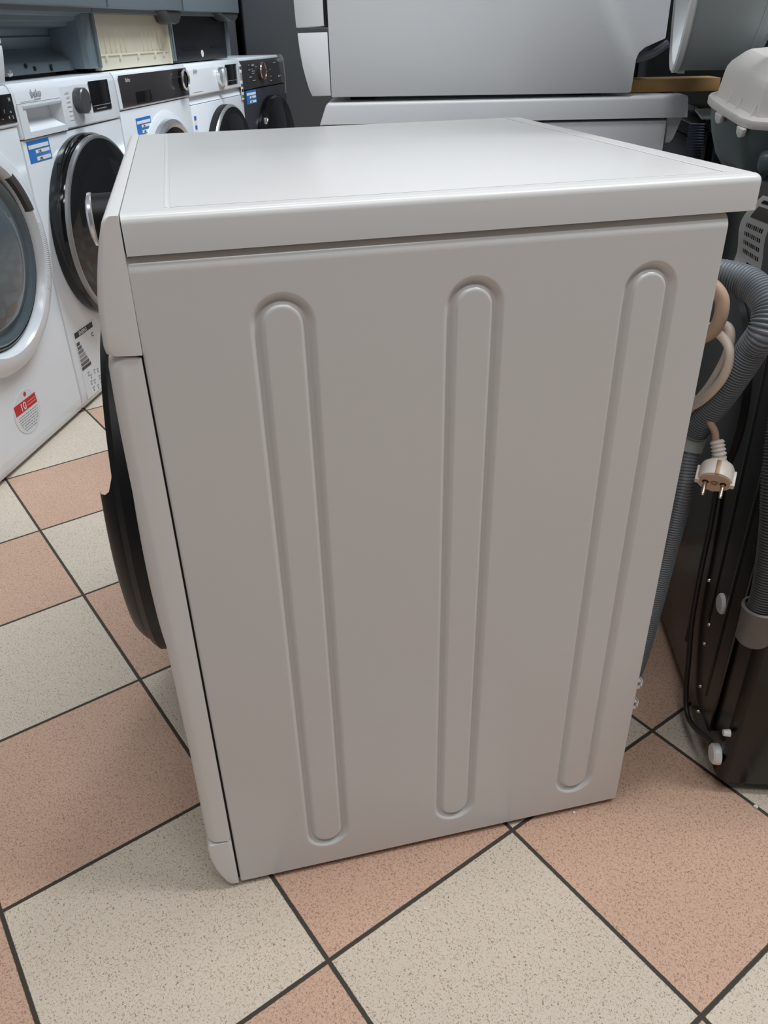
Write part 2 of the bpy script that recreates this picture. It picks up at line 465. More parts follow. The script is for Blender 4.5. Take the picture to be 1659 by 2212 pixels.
# feet
for fx in (0.05, 0.50):
    for fy in (0.05, 0.54):
        lathe('foot', BLACK, wm, [(0.0, 0.0), (0.02, 0.0), (0.021, 0.004), (0.012, 0.008), (0.012, 0.016)], 'z', (fx, fy, 0.0), n=20)
# drain hose: a thick upper loop, a clip and the thinner lower run
up_pts = [(0.553, 0.150, 0.722), (0.575, 0.115, 0.731), (0.600, 0.080, 0.736), (0.615, 0.048, 0.733), (0.615, 0.015, 0.720), (0.608, 0.0035, 0.699), (0.608, 0.0150, 0.676),
          (0.607, 0.0275, 0.6470), (0.606, 0.0440, 0.6130), (0.604, 0.065, 0.5740), (0.604, 0.0825, 0.5400)]
hs = ribbed('drain_hose', HOSE, wm, up_pts, 0.0165, 0.0035, 0.0028)
ribbed('hose_lower_run', HOSE, hs, [(0.604, 0.0825, 0.5400), (0.596, 0.070, 0.512), (0.592, 0.0615, 0.480), (0.590, 0.0610, 0.44), (0.589, 0.0640, 0.39), (0.588, 0.0665, 0.33),
                            (0.586, 0.0690, 0.27), (0.583, 0.0710, 0.21), (0.575, 0.0740, 0.165), (0.556, 0.080, 0.14)], 0.0135, 0.0036, 0.0016)
bm = bmesh.new()
add_tube(bm, [(0.6055, 0.0790, 0.553), (0.6035, 0.0815, 0.541), (0.6005, 0.0800, 0.528)], 0.0185, n=28, per=8)
link_mesh('hose_clip', bm, CLAMP, hs, angle=40)
# power cord: bundled loops and the plug
cd = tube('power_cord', CORD, wm, [(0.5520, 0.1070, 0.6380), (0.5760, 0.0820, 0.6660), (0.5920, 0.0570, 0.6885), (0.5960, 0.0415, 0.6875), (0.5960, 0.0365, 0.6660), (0.5940, 0.0435, 0.6380), (0.5920, 0.0560, 0.6115), (0.5870, 0.0740, 0.5810), (0.5790, 0.0920, 0.5580)], 0.0052, n=14)
tube('cord_loop', CORD, cd, [(0.5540, 0.0920, 0.6660), (0.5760, 0.0670, 0.6880), (0.5880, 0.0400, 0.6815), (0.5900, 0.0240, 0.6670), (0.5890, 0.0255, 0.6435), (0.5880, 0.0405, 0.6180), (0.5860, 0.0620, 0.5940), (0.5740, 0.0870, 0.5730)], 0.0048, n=14)
tube('cord_loop', CORDT, cd, [(0.549, 0.085, 0.732), (0.570, 0.060, 0.7360), (0.580, 0.0445, 0.724), (0.581, 0.0405, 0.704), (0.580, 0.0480, 0.6860), (0.575, 0.062, 0.674), (0.556, 0.080, 0.668)], 0.0072, n=14)
# plug
tube('cord_end', CORDT, cd, [(0.583, 0.090, 0.606), (0.594, 0.066, 0.594), (0.601, 0.0460, 0.576), (0.606, 0.0420, 0.566), (0.6085, 0.0400, 0.552)], 0.0040, n=12)
PA = Vector((-0.53, -0.68, -0.50)).normalized()               # way the pins point
PU = Vector((0.825, -0.565, 0.0)); PU = (PU - PA * PU.dot(PA)).normalized()
PV = PA.cross(PU)
PO = Vector((0.6080, 0.0275, 0.5290))                         # centre of the collar end of the body
PM = Matrix(((PU.x, PV.x, PA.x, PO.x), (PU.y, PV.y, PA.y, PO.y), (PU.z, PV.z, PA.z, PO.z), (0, 0, 0, 1)))
def plug_part(name, bm, m, parent, angle=35):
    bm.transform(PM); return link_mesh(name, bm, m, parent, angle=angle)
bm = bmesh.new()
add_lathe(bm, [(0.0, -0.008), (0.010, -0.008), (0.0125, -0.004), (0.0175, 0.0), (0.0192, 0.004), (0.0192, 0.021), (0.0180, 0.0215), (0.0, 0.0215)], 'z', (0, 0, 0), n=48)
add_box(bm, -0.0215, -0.016, -0.004, 0.004, 0.004, 0.024, bev=0.001)
add_box(bm, 0.016, 0.0215, -0.004, 0.004, 0.004, 0.024, bev=0.001)
pl = plug_part('plug', bm, PLUGW, cd)
bm = bmesh.new(); add_lathe(bm, [(0.0175, 0.0205), (0.0172, 0.0224), (0.0, 0.0224)], 'z', (0, 0, 0), n=40)
plug_part('plug_face', bm, PLUGF, pl)
for s in (-1, 1):
    bm = bmesh.new(); add_lathe(bm, [(0.0024, 0.022), (0.0024, 0.0385), (0.0016, 0.0405), (0.0, 0.0410)], 'z', (s * 0.0095, 0, 0), n=20)
    plug_part('pin', bm, NICKEL, pl)
    bm = bmesh.new(); add_lathe(bm, [(0.0036, 0.0224), (0.0036, 0.0228), (0.0, 0.0228)], 'z', (s * 0.0095, 0, 0), n=20)
    plug_part('pin_collar', bm, SHADE_RUBBER, pl)
bm = bmesh.new(); add_lathe(bm, [(0.0020, 0.0224), (0.0020, 0.0232), (0.0040, 0.0234), (0.0040, 0.0224)], 'z', (0, 0, 0), n=24)
plug_part('earth_socket', bm, BRASS, pl)
for y0_ in (-0.0200, 0.0185):
    bm = bmesh.new()
    add_box(bm, -0.0022, 0.0022, y0_, y0_ + 0.0015, 0.003, 0.022, bev=0.0004)
    plug_part('earth_strip', bm, BRASS, pl)
# strain relief with cut rings
SR = [Vector(PO) - PA * 0.006, Vector(PO) + Vector((0.0020, 0.0050, 0.014)), Vector((0.6085, 0.0400, 0.5585))]
bm = bmesh.new()
add_tube(bm, SR, 0.008, n=20, step=0.0011, rf=lambda i: 0.0082 if (i // 2) % 2 else 0.0068)
link_mesh('strain_relief', bm, PLUGW, pl, angle=40)
# cord hooks at the rear edge
for cz, cy in ((0.2075, 0.020), (0.170, 0.020)):
    bm = bmesh.new()
    add_box(bm, 0.541, 0.560, cy, cy + 0.002, cz - 0.004, cz - 0.002, bev=0)
    add_box(bm, 0.541, 0.560, cy, cy + 0.008, cz + 0.006, cz + 0.008, bev=0.0005)
    add_box(bm, 0.558, 0.561, cy, cy + 0.008, cz - 0.005, cz + 0.008, bev=0.0005)
    add_box(bm, 0.541, 0.560, cy, cy + 0.008, cz - 0.006, cz - 0.0035, bev=0.0005)
    link_mesh('cord_hook', bm, WHITE_P, wm)
box('rear_tab', WHITE_P, wm, 0.541, 0.5435, 0.012, 0.022, 0.215, 0.235, bev=0.0008)
lathe('panel_screw', NICKEL, wm, [(0.0, 0.004), (0.002, 0.004), (0.003, 0.0)], 'x', (0.5415, 0.020, 0.785), n=12)

# ------------------------------------------------------------------ row of front loaders along the left
RX = (R(90), 0, 0)
def front_text(parent, s, size, m, x, z, y, name='lettering', **k):
    return text(name, s, size, m, parent, (x, y, z), RX, **k)
def panel(name, m, parent, x0, x1, z0, z1, y0, y1=None, bev=0.0008):
    return box(name, m, parent, x0, x1, y0, (y1 if y1 is not None else y0 + 0.003), z0, z1, bev=bev)
def washer_shell(root, W, H, body, front, rear=0.55, zp=0.752, split=None):
    box('cabinet', body, root, 0.0, W, 0.030, rear, 0.015, H - 0.032, bev=0.003)
    box('lid', body, root, 0.0, W, 0.030, rear + 0.01, H - 0.033, H, bev=0.005, seg=3)
    bm = bmesh.new(); t = bmesh.new()
    add_prism(t, [(0.031, 0.013), (0.006, 0.013), (0.002, 0.030), (0.0, 0.05), (0.0, zp - 0.0012), (0.031, zp - 0.0012)], 'x', 0.0, W)
    bmesh.ops.bevel(t, geom=t.edges[:], offset=0.0022, segments=2, profile=0.5, affect='EDGES')
    merge(bm, t)
    link_mesh('front_panel', bm, front, root)
    for fx in (0.05, W - 0.05):
        for fy in (0.07, rear - 0.06):
            lathe('foot', BLACK, root, [(0, 0), (0.022, 0), (0.022, 0.006), (0.012, 0.01), (0.012, 0.02)], 'z', (fx, fy, 0), n=16)
def fascia(root, x0, x1, z0, z1, m):
    return prism('control_panel', m, root, [(0.032, z0), (-0.002, z0), (-0.004, z0 + 0.004), (-0.001, z1 - 0.02), (0.004, z1 - 0.006), (0.010, z1), (0.032, z1)], 'x', x0, x1, bev=0.001)
def drawer(root, x0, x1, z0, z1, m, pocket=True, px=(0.035, 0.008), pz=(0.014, 0.0)):
    bm = bmesh.new()
    if not pocket:
        add_box(bm, x0, x1, -0.005, 0.02, z0, z1, bev=0.002)
        return link_mesh('detergent_drawer', bm, m, root)
    yf = -0.0055
    ix0, ix1, iz0, iz1 = x0 + px[0], x1 - px[1], z0 + 0.014, z1 - 0.010
    V = [bm.verts.new(p) for p in ((x0, yf, z0), (x1, yf, z0), (x1, yf, z1), (x0, yf, z1),
                                   (ix0, yf, iz0), (ix1, yf, iz0), (ix1, yf, iz1), (ix0, yf, iz1),
                                   (ix0 + 0.022, 0.030, iz1), (ix1 - 0.010, 0.030, iz1), (ix0 + 0.022, 0.026, iz0 + 0.022), (ix1 - 0.010, 0.026, iz0 + 0.022),
                                   (x0, 0.03, z0), (x1, 0.03, z0), (x1, 0.03, z1), (x0, 0.03, z1))]
    for f in ((0, 1, 5, 4), (1, 2, 6, 5), (2, 3, 7, 6), (3, 0, 4, 7), (7, 6, 9, 8), (8, 9, 11, 10), (10, 11, 5, 4), (4, 7, 8, 10), (5, 6, 9, 11),
              (0, 1, 13, 12), (1, 2, 14, 13), (2, 3, 15, 14), (3, 0, 12, 15)):
        bm.faces.new([V[i] for i in f])
    d = link_mesh('detergent_drawer', bm, m, root, smooth=False)
    box('grip_strip', BRIGHT, d, ix0 - 0.012, ix1, yf - 0.002, yf + 0.006, iz1 - 0.002, iz1 + 0.006, bev=0.001)
    return d
def round_door(root, cx, cz, prof_ring, m_ring, prof_glass, m_glass, extra=()):
    d = lathe('door', m_ring, root, prof_ring, 'y', (cx, 0, cz), n=96)
    lathe('door_glass', m_glass, d, prof_glass, 'y', (cx, 0, cz), n=96)
    for nm, pr, mm in extra: lathe(nm, mm, d, pr, 'y', (cx, 0, cz), n=96)
    return d
def price_sticker(root, x, z, w_, h, y=-0.0008, prices=('1.', '2.90,', '3.00,')):
    s = panel('price_sticker', BLUE, root, x, x + w_, z, z + h, y, y + 0.002, bev=0)
    f = w_ / 0.11
    k = y - 0.0006
    panel('sticker_field', PAPER, s, x + 0.004 * f, x + 0.104 * f, z + h * 0.64, z + h * 0.82, k, k + 0.0006, bev=0)
    panel('sticker_field', PAPER, s, x + 0.034 * f, x + 0.104 * f, z + h * 0.40, z + h * 0.56, k, k + 0.0006, bev=0)
    panel('sticker_field', PAPER, s, x + 0.034 * f, x + 0.104 * f, z + h * 0.06, z + h * 0.24, k, k + 0.0006, bev=0)
    front_text(s, prices[1], h * 0.17, INK, x + 0.046 * f, z + h * 0.42, k - 0.0003, name='sticker_price')
    front_text(s, prices[2], h * 0.17, INK, x + 0.046 * f, z + h * 0.085, k - 0.0003, name='sticker_price')
    return s
def pt(P, th, s): return (P[0] + math.cos(R(th)) * s, P[1] + math.sin(R(th)) * s)
P2 = (-0.333, 1.680); TH2 = 69.0
P1 = pt(P2, TH2, -0.604)
P3 = pt(P2, TH2, 0.604); TH3 = 67.5
P4 = pt(P3, TH3, 0.604); TH4 = 66.0
P5 = pt(P4, TH4, 0.604); TH5 = 64.5
W = 0.597; H = 0.872
GR = 'front loading machines in the row on the left'

# --- 1: nearest, with big white door ring
m1 = thing('washing_machine', 'nearest white washing machine at left edge, big white door ring, round red and white sticker', 'washing machine', (P1[0], P1[1], 0), R(TH2), GR)
washer_shell(m1, W, H, WHITE_L, WHITE_L, zp=0.781)
fascia(m1, 0, W, 0.781, H, WHITE_L)
dp = panel('display', BLACKG, m1, 0.37, 0.596, 0.790, 0.853, -0.0056)
front_text(dp, 'N', 0.012, INKL, 0.575, 0.837, -0.0064, name='display_symbol')
for a, b_, g in ((0.545, 0.815, '('), (0.560, 0.799, '4'), (0.578, 0.799, 'E'), (0.572, 0.812, 'o'), (0.53, 0.799, '~')):
    front_text(dp, g, 0.010, INKL, a, b_, -0.0064, name='display_symbol')
cx, cz = 0.604 - 0.300, 0.522
d1 = lathe('door', WHITE_L, m1, [(0.274, -0.002), (0.276, -0.012), (0.270, -0.022), (0.262, -0.028), (0.240, -0.034), (0.226, -0.036), (0.2205, -0.030), (0.2145, -0.004), (0.0, -0.004)], 'y', (cx, 0, cz), n=128)
lathe('door_glass', GLASSB, d1, [(0.2100, -0.005), (0.203, -0.018), (0.196, -0.023), (0.186, -0.021), (0.176, -0.012), (0.165, -0.016), (0.150, -0.028), (0.10, -0.040), (0.0, -0.045)], 'y', (cx, 0, cz), n=96)
lathe('glass_rim', GLASSD, d1, [(0.2150, -0.006), (0.2120, -0.014), (0.206, -0.0180), (0.202, -0.0170)], 'y', (cx, 0, cz), n=96)
# finger recess on the ring (arc) and the ribbed zone
bm = bmesh.new(); add_lathe(bm, [(0.2160, -0.0075), (0.2200, -0.0310), (0.2262, -0.0372), (0.234, -0.0362)], 'y', (cx, 0, cz), n=24, a0=19, a1=46)
link_mesh('finger_recess', bm, GREYK, d1)
bm = bmesh.new()
for i in range(36):
    a = 10 - i * 1.15
    add_lathe(bm, [(0.226, -0.0352), (0.230, -0.0366), (0.240, -0.0356), (0.260, -0.0300), (0.262, -0.0280)], 'y', (cx, 0, cz), n=1, a0=a, a1=a + 0.5)
link_mesh('ring_ribs', bm, WHITE_P, d1)
# warranty sticker
bm = bmesh.new()
sx, sz = 0.604 - 0.278, 0.128
def ell(a, b): return [(sx + a * math.cos(t), sz + b * math.sin(t)) for t in [2 * math.pi * i / 40 for i in range(40)]]
add_prism(bm, ell(0.062, 0.058), 'y', -0.0012, 0.001)
st = link_mesh('round_sticker', bm, STK, m1, smooth=False)
panel('sticker_band', RED, st, sx - 0.054, sx + 0.050, sz + 0.006, sz + 0.033, -0.0018, -0.0010, bev=0)
lathe('sticker_dot', RED, st, [(0.0, -0.0018), (0.006, -0.0018)], 'y', (sx + 0.006, 0, sz + 0.046), n=20)
front_text(st, '10', 0.030, PAPER, sx - 0.030, sz + 0.009, -0.0021, name='sticker_number')
bm = bmesh.new()
for r_ in range(2):
    add_box(bm, sx + 0.004, sx + 0.046, -0.0022, -0.0018, sz + 0.013 + r_ * 0.008, sz + 0.016 + r_ * 0.008)
link_mesh('sticker_band_text', bm, mat('pink_print', lin(225, 120, 120), 0.5), st, smooth=False)
bm = bmesh.new()
rr = random.Random(3)
for r_ in range(7):
    z = sz - 0.003 - r_ * 0.0068
    hw = 0.055 * math.sqrt(max(0, 1 - ((z - sz) / 0.058) ** 2)) - 0.008
    x = sx - hw
    while x < sx + hw:
        l = rr.uniform(0.003, 0.010)
        add_box(bm, x, min(x + l, sx + hw), -0.0016, -0.0011, z - 0.0010, z + 0.0010); x += l + rr.uniform(0.002, 0.005)
link_mesh('sticker_print', bm, INKG, st, smooth=False)

# --- 2: machine with grey knob and open black porthole
m2 = thing('washing_machine', 'white washing machine with grey knob, square black display and black porthole, second from the left', 'washing machine', (P2[0], P2[1], 0), R(TH2), GR)
washer_shell(m2, W, H, WHITE_L, WHITE_L, zp=0.746)
fascia(m2, 0.0, 0.010, 0.748, H, WHITE_L)
fascia(m2, 0.240, W, 0.748, H, WHITE_L)
prism('panel_strip', WHITE_L, m2, [(0.032, 0.828), (-0.003, 0.828), (-0.001, H - 0.02), (0.004, H - 0.006), (0.010, H), (0.032, H)], 'x', 0.010, 0.240, bev=0)
drawer(m2, 0.008, 0.240, 0.748, 0.827, WHITE_L)
front_text(m2, 'beko', 0.027, INKG, 0.086, 0.838, -0.0035, name='logo')
panel('logo_underline', INKG, m2, 0.100, 0.132, 0.832, 0.8338, -0.0036, bev=0)
panel('printed_note', INKL, m2, 0.030, 0.110, 0.8300, 0.8325, -0.0034, bev=0)
kb = lathe('knob', GREYK, m2, [(0.033, -0.002), (0.033, -0.024), (0.030, -0.027), (0.0, -0.028)], 'y', (0.338, 0, 0.813), n=48)
box('knob_mark', BLACK, kb, 0.360, 0.369, -0.0290, -0.0275, 0.8065, 0.8085, bev=0)
dp = panel('display', BLACKG, m2, 0.418, 0.545, 0.777, 0.857, -0.0050)
panel('display_strip', INKG, dp, 0.420, 0.543, 0.792, 0.7935, -0.0056, -0.005, bev=0)
panel('display_text', INKG, dp, 0.440, 0.505, 0.783, 0.7855, -0.0056, -0.005, bev=0)
bm = bmesh.new()
for i in range(7):
    add_box(bm, 0.268 + (i % 3) * 0.002, 0.292, -0.0042, -0.0036, 0.768 + i * 0.0115, 0.770 + i * 0.0115)
link_mesh('programme_print', bm, INKL, m2, smooth=False)
bm = bmesh.new()
for i in range(7):
    add_box(bm, 0.380, 0.398, -0.0042, -0.0036, 0.778 + i * 0.0105, 0.780 + i * 0.0105)
link_mesh('programme_print', bm, INKL, m2, smooth=False)
price_sticker(m2, 0.018, 0.690, 0.113, 0.051)
cx, cz = 0.290, 0.480
d2 = lathe('door', BLACKG, m2, [(0.252, -0.001), (0.255, -0.010), (0.255, -0.034), (0.250, -0.044), (0.0, -0.044)], 'y', (cx, 0, cz), n=96)
lathe('door_trim', SILVER, d2, [(0.250, -0.044), (0.249, -0.052), (0.245, -0.055), (0.240, -0.055)], 'y', (cx, 0, cz), n=96)
lathe('door_glass', GLASSD, d2, [(0.2405, -0.0545), (0.205, -0.060), (0.196, -0.0595), (0.188, -0.061), (0.12, -0.068), (0.0, -0.071)], 'y', (cx, 0, cz), n=96)
# energy label low on the front
lb = panel('energy_label', STK, m2, 0.030, 0.165, 0.030, 0.236, -0.0008, 0.0004, bev=0)
panel('label_header', INK, lb, 0.036, 0.150, 0.216, 0.232, -0.0014, -0.0008, bev=0)
front_text(lb, 'ENERG', 0.016, PAPER, 0.060, 0.2185, -0.0017, name='label_heading')
for i in range(7):
    l = 0.018 + i * 0.0065
    panel('energy_class_bar', LGREY[i], lb, 0.036, 0.036 + l, 0.193 - i * 0.0125, 0.2025 - i * 0.0125, -0.0014, -0.0008, bev=0)
front_text(lb, 'C', 0.018, INK, 0.132, 0.190, -0.0016, name='label_class')
bm = bmesh.new()
for i, (a, b_) in enumerate(((0.060, 0.100), (0.072, 0.088), (0.098, 0.094), (0.118, 0.090), (0.066, 0.070), (0.086, 0.066), (0.120, 0.066), (0.072, 0.048), (0.100, 0.044), (0.124, 0.046))):
    add_box(bm, a, a + 0.012, -0.0014, -0.0009, b_, b_ + 0.003); add_box(bm, a + 0.003, a + 0.008, -0.0014, -0.0009, b_ - 0.010, b_ - 0.004)
link_mesh('label_print', bm, INKG, lb, smooth=False)

# --- 3: dark glossy control panel
m3 = thing('washing_machine', 'white washing machine with dark glossy control panel and chrome ringed door, third from the left', 'washing machine', (P3[0], P3[1], 0), R(TH3), GR)
washer_shell(m3, W, H, WHITE_L, WHITE_L, zp=0.764)
fascia(m3, 0, W, 0.766, H, WHITE_L)
pn = panel('glossy_panel', GRAPHP, m3, 0.022, 0.590, 0.772, 0.862, -0.0060)
front_text(pn, 'Beko', 0.017, INKL, 0.062, 0.842, -0.0068, name='logo')
panel('display', BLACKG, pn, 0.125, 0.250, 0.776, 0.810, -0.0072, -0.006)
kb = lathe('knob', BLACKG, m3, [(0.036, -0.004), (0.036, -0.018), (0.0, -0.020)], 'y', (0.535, 0, 0.826), n=40)
lathe('knob_ring', CHROME, kb, [(0.034, -0.018), (0.036, -0.022), (0.031, -0.026), (0.027, -0.022)], 'y', (0.535, 0, 0.826), n=40)
price_sticker(m3, 0.105, 0.684, 0.118, 0.050)
cx, cz = 0.335, 0.490
d3 = lathe('door', WHITE_L, m3, [(0.250, -0.001), (0.250, -0.004), (0.238, -0.010), (0.225, -0.012)], 'y', (cx, 0, cz), n=96)
lathe('door_trim', CHROME, d3, [(0.226, -0.012), (0.222, -0.026), (0.208, -0.034), (0.196, -0.030)], 'y', (cx, 0, cz), n=96)
lathe('door_glass', GLASSD, d3, [(0.197, -0.030), (0.18, -0.037), (0.10, -0.048), (0.0, -0.052)], 'y', (cx, 0, cz), n=96)

# --- 4: chrome knob
m4 = thing('washing_machine', 'white washing machine with chrome knob and small square display, fourth from the left', 'washing machine', (P4[0], P4[1], 0), R(TH4), GR)
washer_shell(m4, W, H, WHITE_L, WHITE_L, zp=0.735)
fascia(m4, 0, W, 0.764, H, WHITE_L)
prism('panel_recess', WHITE_L, m4, [(0.031, 0.736), (0.002, 0.736), (0.016, 0.763), (0.031, 0.763)], 'x', 0.002, W - 0.002)
front_text(m4, 'Beko', 0.018, INKG, 0.060, 0.842, -0.0045, name='logo')
panel('panel_print', INKL, m4, 0.03, 0.13, 0.776, 0.779, -0.0048, bev=0)
kb = lathe('knob', CHROME, m4, [(0.036, -0.003), (0.036, -0.016), (0.030, -0.020), (0.0, -0.020)], 'y', (0.335, 0, 0.815), n=40)
box('knob_grip', CHROME, kb, 0.329, 0.341, -0.034, -0.018, 0.782, 0.848, bev=0.004)
dp = panel('display', BLACKG, m4, 0.405, 0.535, 0.780, 0.856, -0.0052)
panel('display_strip', INKG, dp, 0.410, 0.530, 0.795, 0.7965, -0.0058, -0.0052, bev=0)
lb = panel('edge_label', PAPER, m4, 0.566, 0.592, 0.715, 0.850, -0.0062, -0.0045, bev=0)
for i, (z0, mm) in enumerate(((0.832, INK), (0.790, INKG), (0.765, INK), (0.745, INK), (0.722, GREEN))):
    panel('label_block', mm, lb, 0.569, 0.589, z0, z0 + (0.012 if i != 1 else 0.03), -0.0068, -0.0062, bev=0)
lb = panel('feature_strip', PAPER, m4, 0.012, 0.042, 0.58, 0.70, -0.0008, 0.0004, bev=0)
for z0 in (0.682, 0.650, 0.625, 0.600):
    panel('strip_icon', BLUE, lb, 0.016, 0.036, z0, z0 + 0.014, -0.0014, -0.0008, bev=0)
cx, cz = 0.330, 0.475
d4 = lathe('door', BLACK, m4, [(0.240, -0.001), (0.240, -0.030), (0.230, -0.040), (0.205, -0.042)], 'y', (cx, 0, cz), n=96)
lathe('door_trim', CHROME, d4, [(0.2395, -0.031), (0.2370, -0.036), (0.230, -0.0405)], 'y', (cx, 0, cz), n=96)
lathe('door_glass', GLASSD, d4, [(0.206, -0.042), (0.15, -0.050), (0.0, -0.058)], 'y', (cx, 0, cz), n=96)
box('door_latch', CHROME, d4, 0.110, 0.135, -0.047, -0.038, 0.565, 0.600, bev=0.004)

# --- 5: graphite
m5 = thing('washing_machine', 'graphite fronted washing machine with white lid and copper knob trim, farthest in the row', 'washing machine', (P5[0], P5[1], 0), R(TH5), GR)
washer_shell(m5, W, H, WHITE_L, GRAPH, zp=0.748)
fascia(m5, 0, W - 0.012, 0.750, H - 0.010, GRAPHP)
prism('side_trim', SILVER, m5, [(0.032, 0.700), (-0.004, 0.700), (-0.006, 0.76), (-0.003, H - 0.02), (0.004, H - 0.006), (0.010, H + 0.001), (0.032, H + 0.001)], 'x', W - 0.012, W, bev=0.001)
kb = lathe('knob', GRAPH, m5, [(0.036, -0.003), (0.036, -0.018), (0.0, -0.022)], 'y', (0.235, 0, 0.815), n=40)
lathe('knob_ring', COPPER, kb, [(0.033, -0.019), (0.035, -0.022), (0.037, -0.018)], 'y', (0.235, 0, 0.815), n=40)
bm = bmesh.new()
rr = random.Random(5)
for i in range(16):
    a = rr.choice((0.08, 0.12, 0.16, 0.30, 0.36, 0.42, 0.48)); b_ = rr.uniform(0.765, 0.845)
    add_box(bm, a, a + rr.uniform(0.01, 0.04), -0.0052, -0.0046, b_, b_ + 0.004)
link_mesh('panel_print', bm, INKG, m5, smooth=False)
price_sticker(m5, 0.035, 0.690, 0.125, 0.055)
cx, cz = 0.345, 0.475
d5 = lathe('door', BLACKG, m5, [(0.235, -0.001), (0.235, -0.030), (0.225, -0.045), (0.19, -0.050)], 'y', (cx, 0, cz), n=96)
lathe('door_glass', GLASSD, d5, [(0.19, -0.050), (0.15, -0.058), (0.0, -0.066)], 'y', (cx, 0, cz), n=96)
for z0 in (0.60, 0.50):
    box('door_latch', CHROME, d5, 0.135, 0.155, -0.048, -0.035, z0, z0 + 0.028, bev=0.003)

# ------------------------------------------------------------------ dishwashers standing on the row
GD = 'dishwashers stacked on the row of washing machines'
ZD = H + 0.0005
def dishwasher(P, th, label, off=0.0, door=True, plinth='open', width=0.597, door_z=1.040):
    r = thing('dishwasher', label, 'dishwasher', (P[0], P[1], ZD), R(th), GD)
    h = door_z - ZD
    # upper body and side cheeks
    box('cabinet', SHEET, r, 0.0, width, 0.03, 0.55, h - 0.012, 0.845, bev=0.002)
    box('door', INOX, r, 0.003, width - 0.003, -0.022, 0.028, h, 0.845, bev=0.004)
    box('side_cheek', SHEET, r, 0.0, 0.012, 0.035, 0.55, 0.012, h - 0.010, bev=0.001)
    return r, h
# first: stripped recess of bare sheet metal
r, h = dishwasher(P2, TH2, 'grey steel dishwasher with plinth missing, stacked on the machine with grey knob')
bm = bmesh.new()
rows = [(0.200, -0.020), (0.190, h - 0.018), (0.140, h - 0.020)]
prof = [(0.040, h - 0.012), (0.060, h - 0.020), (0.062, h - 0.030), (0.085, h - 0.034), (0.087, h - 0.044), (0.150, h - 0.050), (0.156, h - 0.066), (0.150, h - 0.070), (0.160, 0.070), (0.145, 0.058), (0.120, 0.048), (0.105, 0.040), (0.098, 0.034), (0.095, 0.010)]
n = len(prof)
A = [bm.verts.new((0.012, y, z)) for y, z in prof]; B = [bm.verts.new((0.545, y, z)) for y, z in prof]
for i in range(n - 1): bm.faces.new((A[i], B[i], B[i + 1], A[i + 1]))
link_mesh('base_tray', bm, SHEET, r, angle=50)
prism('side_cheek', SHEET, r, [(0.545, 0.12), (0.545, 0.06), (0.552, 0.045), (0.597, 0.040), (0.597, 0.55), (0.57, 0.55)], 'z', 0.012, h - 0.012, bev=0.001)
for x, z in ((0.10, 0.030), (0.27, 0.031), (0.315, 0.023)):
    lathe('tray_hole', SHADE_RUBBER, r, [(0.0, 0.0935), (0.006, 0.0935), (0.006, 0.096)], 'y', (x, 0, z), n=16)
box('tray_slot', SHADE_RUBBER, r, 0.400, 0.410, 0.0915, 0.094, 0.014, 0.030, bev=0.0005)
lathe('tray_rivet', CHROME, r, [(0.0, 0.088), (0.008, 0.090), (0.010, 0.096)], 'y', (0.18, 0, 0.018), n=16)
for fx in (0.03, 0.57):
    box('foot', BLACK, r, fx - 0.02, fx + 0.02, 0.12, 0.16, 0.0, 0.014, bev=0.002)
    box('foot', BLACK, r, fx - 0.02, fx + 0.02, 0.46, 0.50, 0.0, 0.014, bev=0.002)
# second: cream plinth
r, h = dishwasher(P3, TH3, 'grey dishwasher with cream plastic plinth, stacked on the machine with dark glossy panel')
box('side_cheek', SHEET, r, 0.585, 0.597, 0.035, 0.55, 0.012, h - 0.010, bev=0.001)
pp = box('plinth', CREAM, r, 0.012, 0.585, 0.048, 0.062, 0.004, h - 0.012, bev=0.002)
bm = bmesh.new()
for i in range(5): add_box(bm, 0.075 + i * 0.036, 0.081 + i * 0.036, 0.0445, 0.049, 0.052, 0.110, bev=0.001)
for i in range(5): add_box(bm, 0.360 + i * 0.036, 0.366 + i * 0.036, 0.0445, 0.049, 0.052, 0.110, bev=0.001)
add_box(bm, 0.030, 0.570, 0.0440, 0.049, 0.042, 0.046, bev=0.001)
add_box(bm, 0.012, 0.022, 0.040, 0.049, 0.004, h - 0.012, bev=0.001)
add_box(bm, 0.572, 0.584, 0.038, 0.049, 0.004, h - 0.012, bev=0.001)
for x in (0.06, 0.16, 0.30, 0.44, 0.52): add_box(bm, x, x + 0.014, 0.042, 0.049, 0.030, 0.044, bev=0.001)
link_mesh('plinth_ribs', bm, CREAM, pp)
for fx in (0.06, 0.54): box('foot', BLACK, r, fx - 0.02, fx + 0.02, 0.10, 0.14, 0.0, 0.014, bev=0.002)
hc = prism('hinge_cover', mat('hinge_grey', lin(62, 64, 66), 0.45), r, [(0.46, 0.0), (0.597, 0.0), (0.585, -0.018), (0.560, -0.036), (0.535, -0.040), (0.505, -0.034), (0.49, -0.014)], 'y', -0.015, 0.045, bev=0.003)
hc.location = (0, 0, h - 0.001)
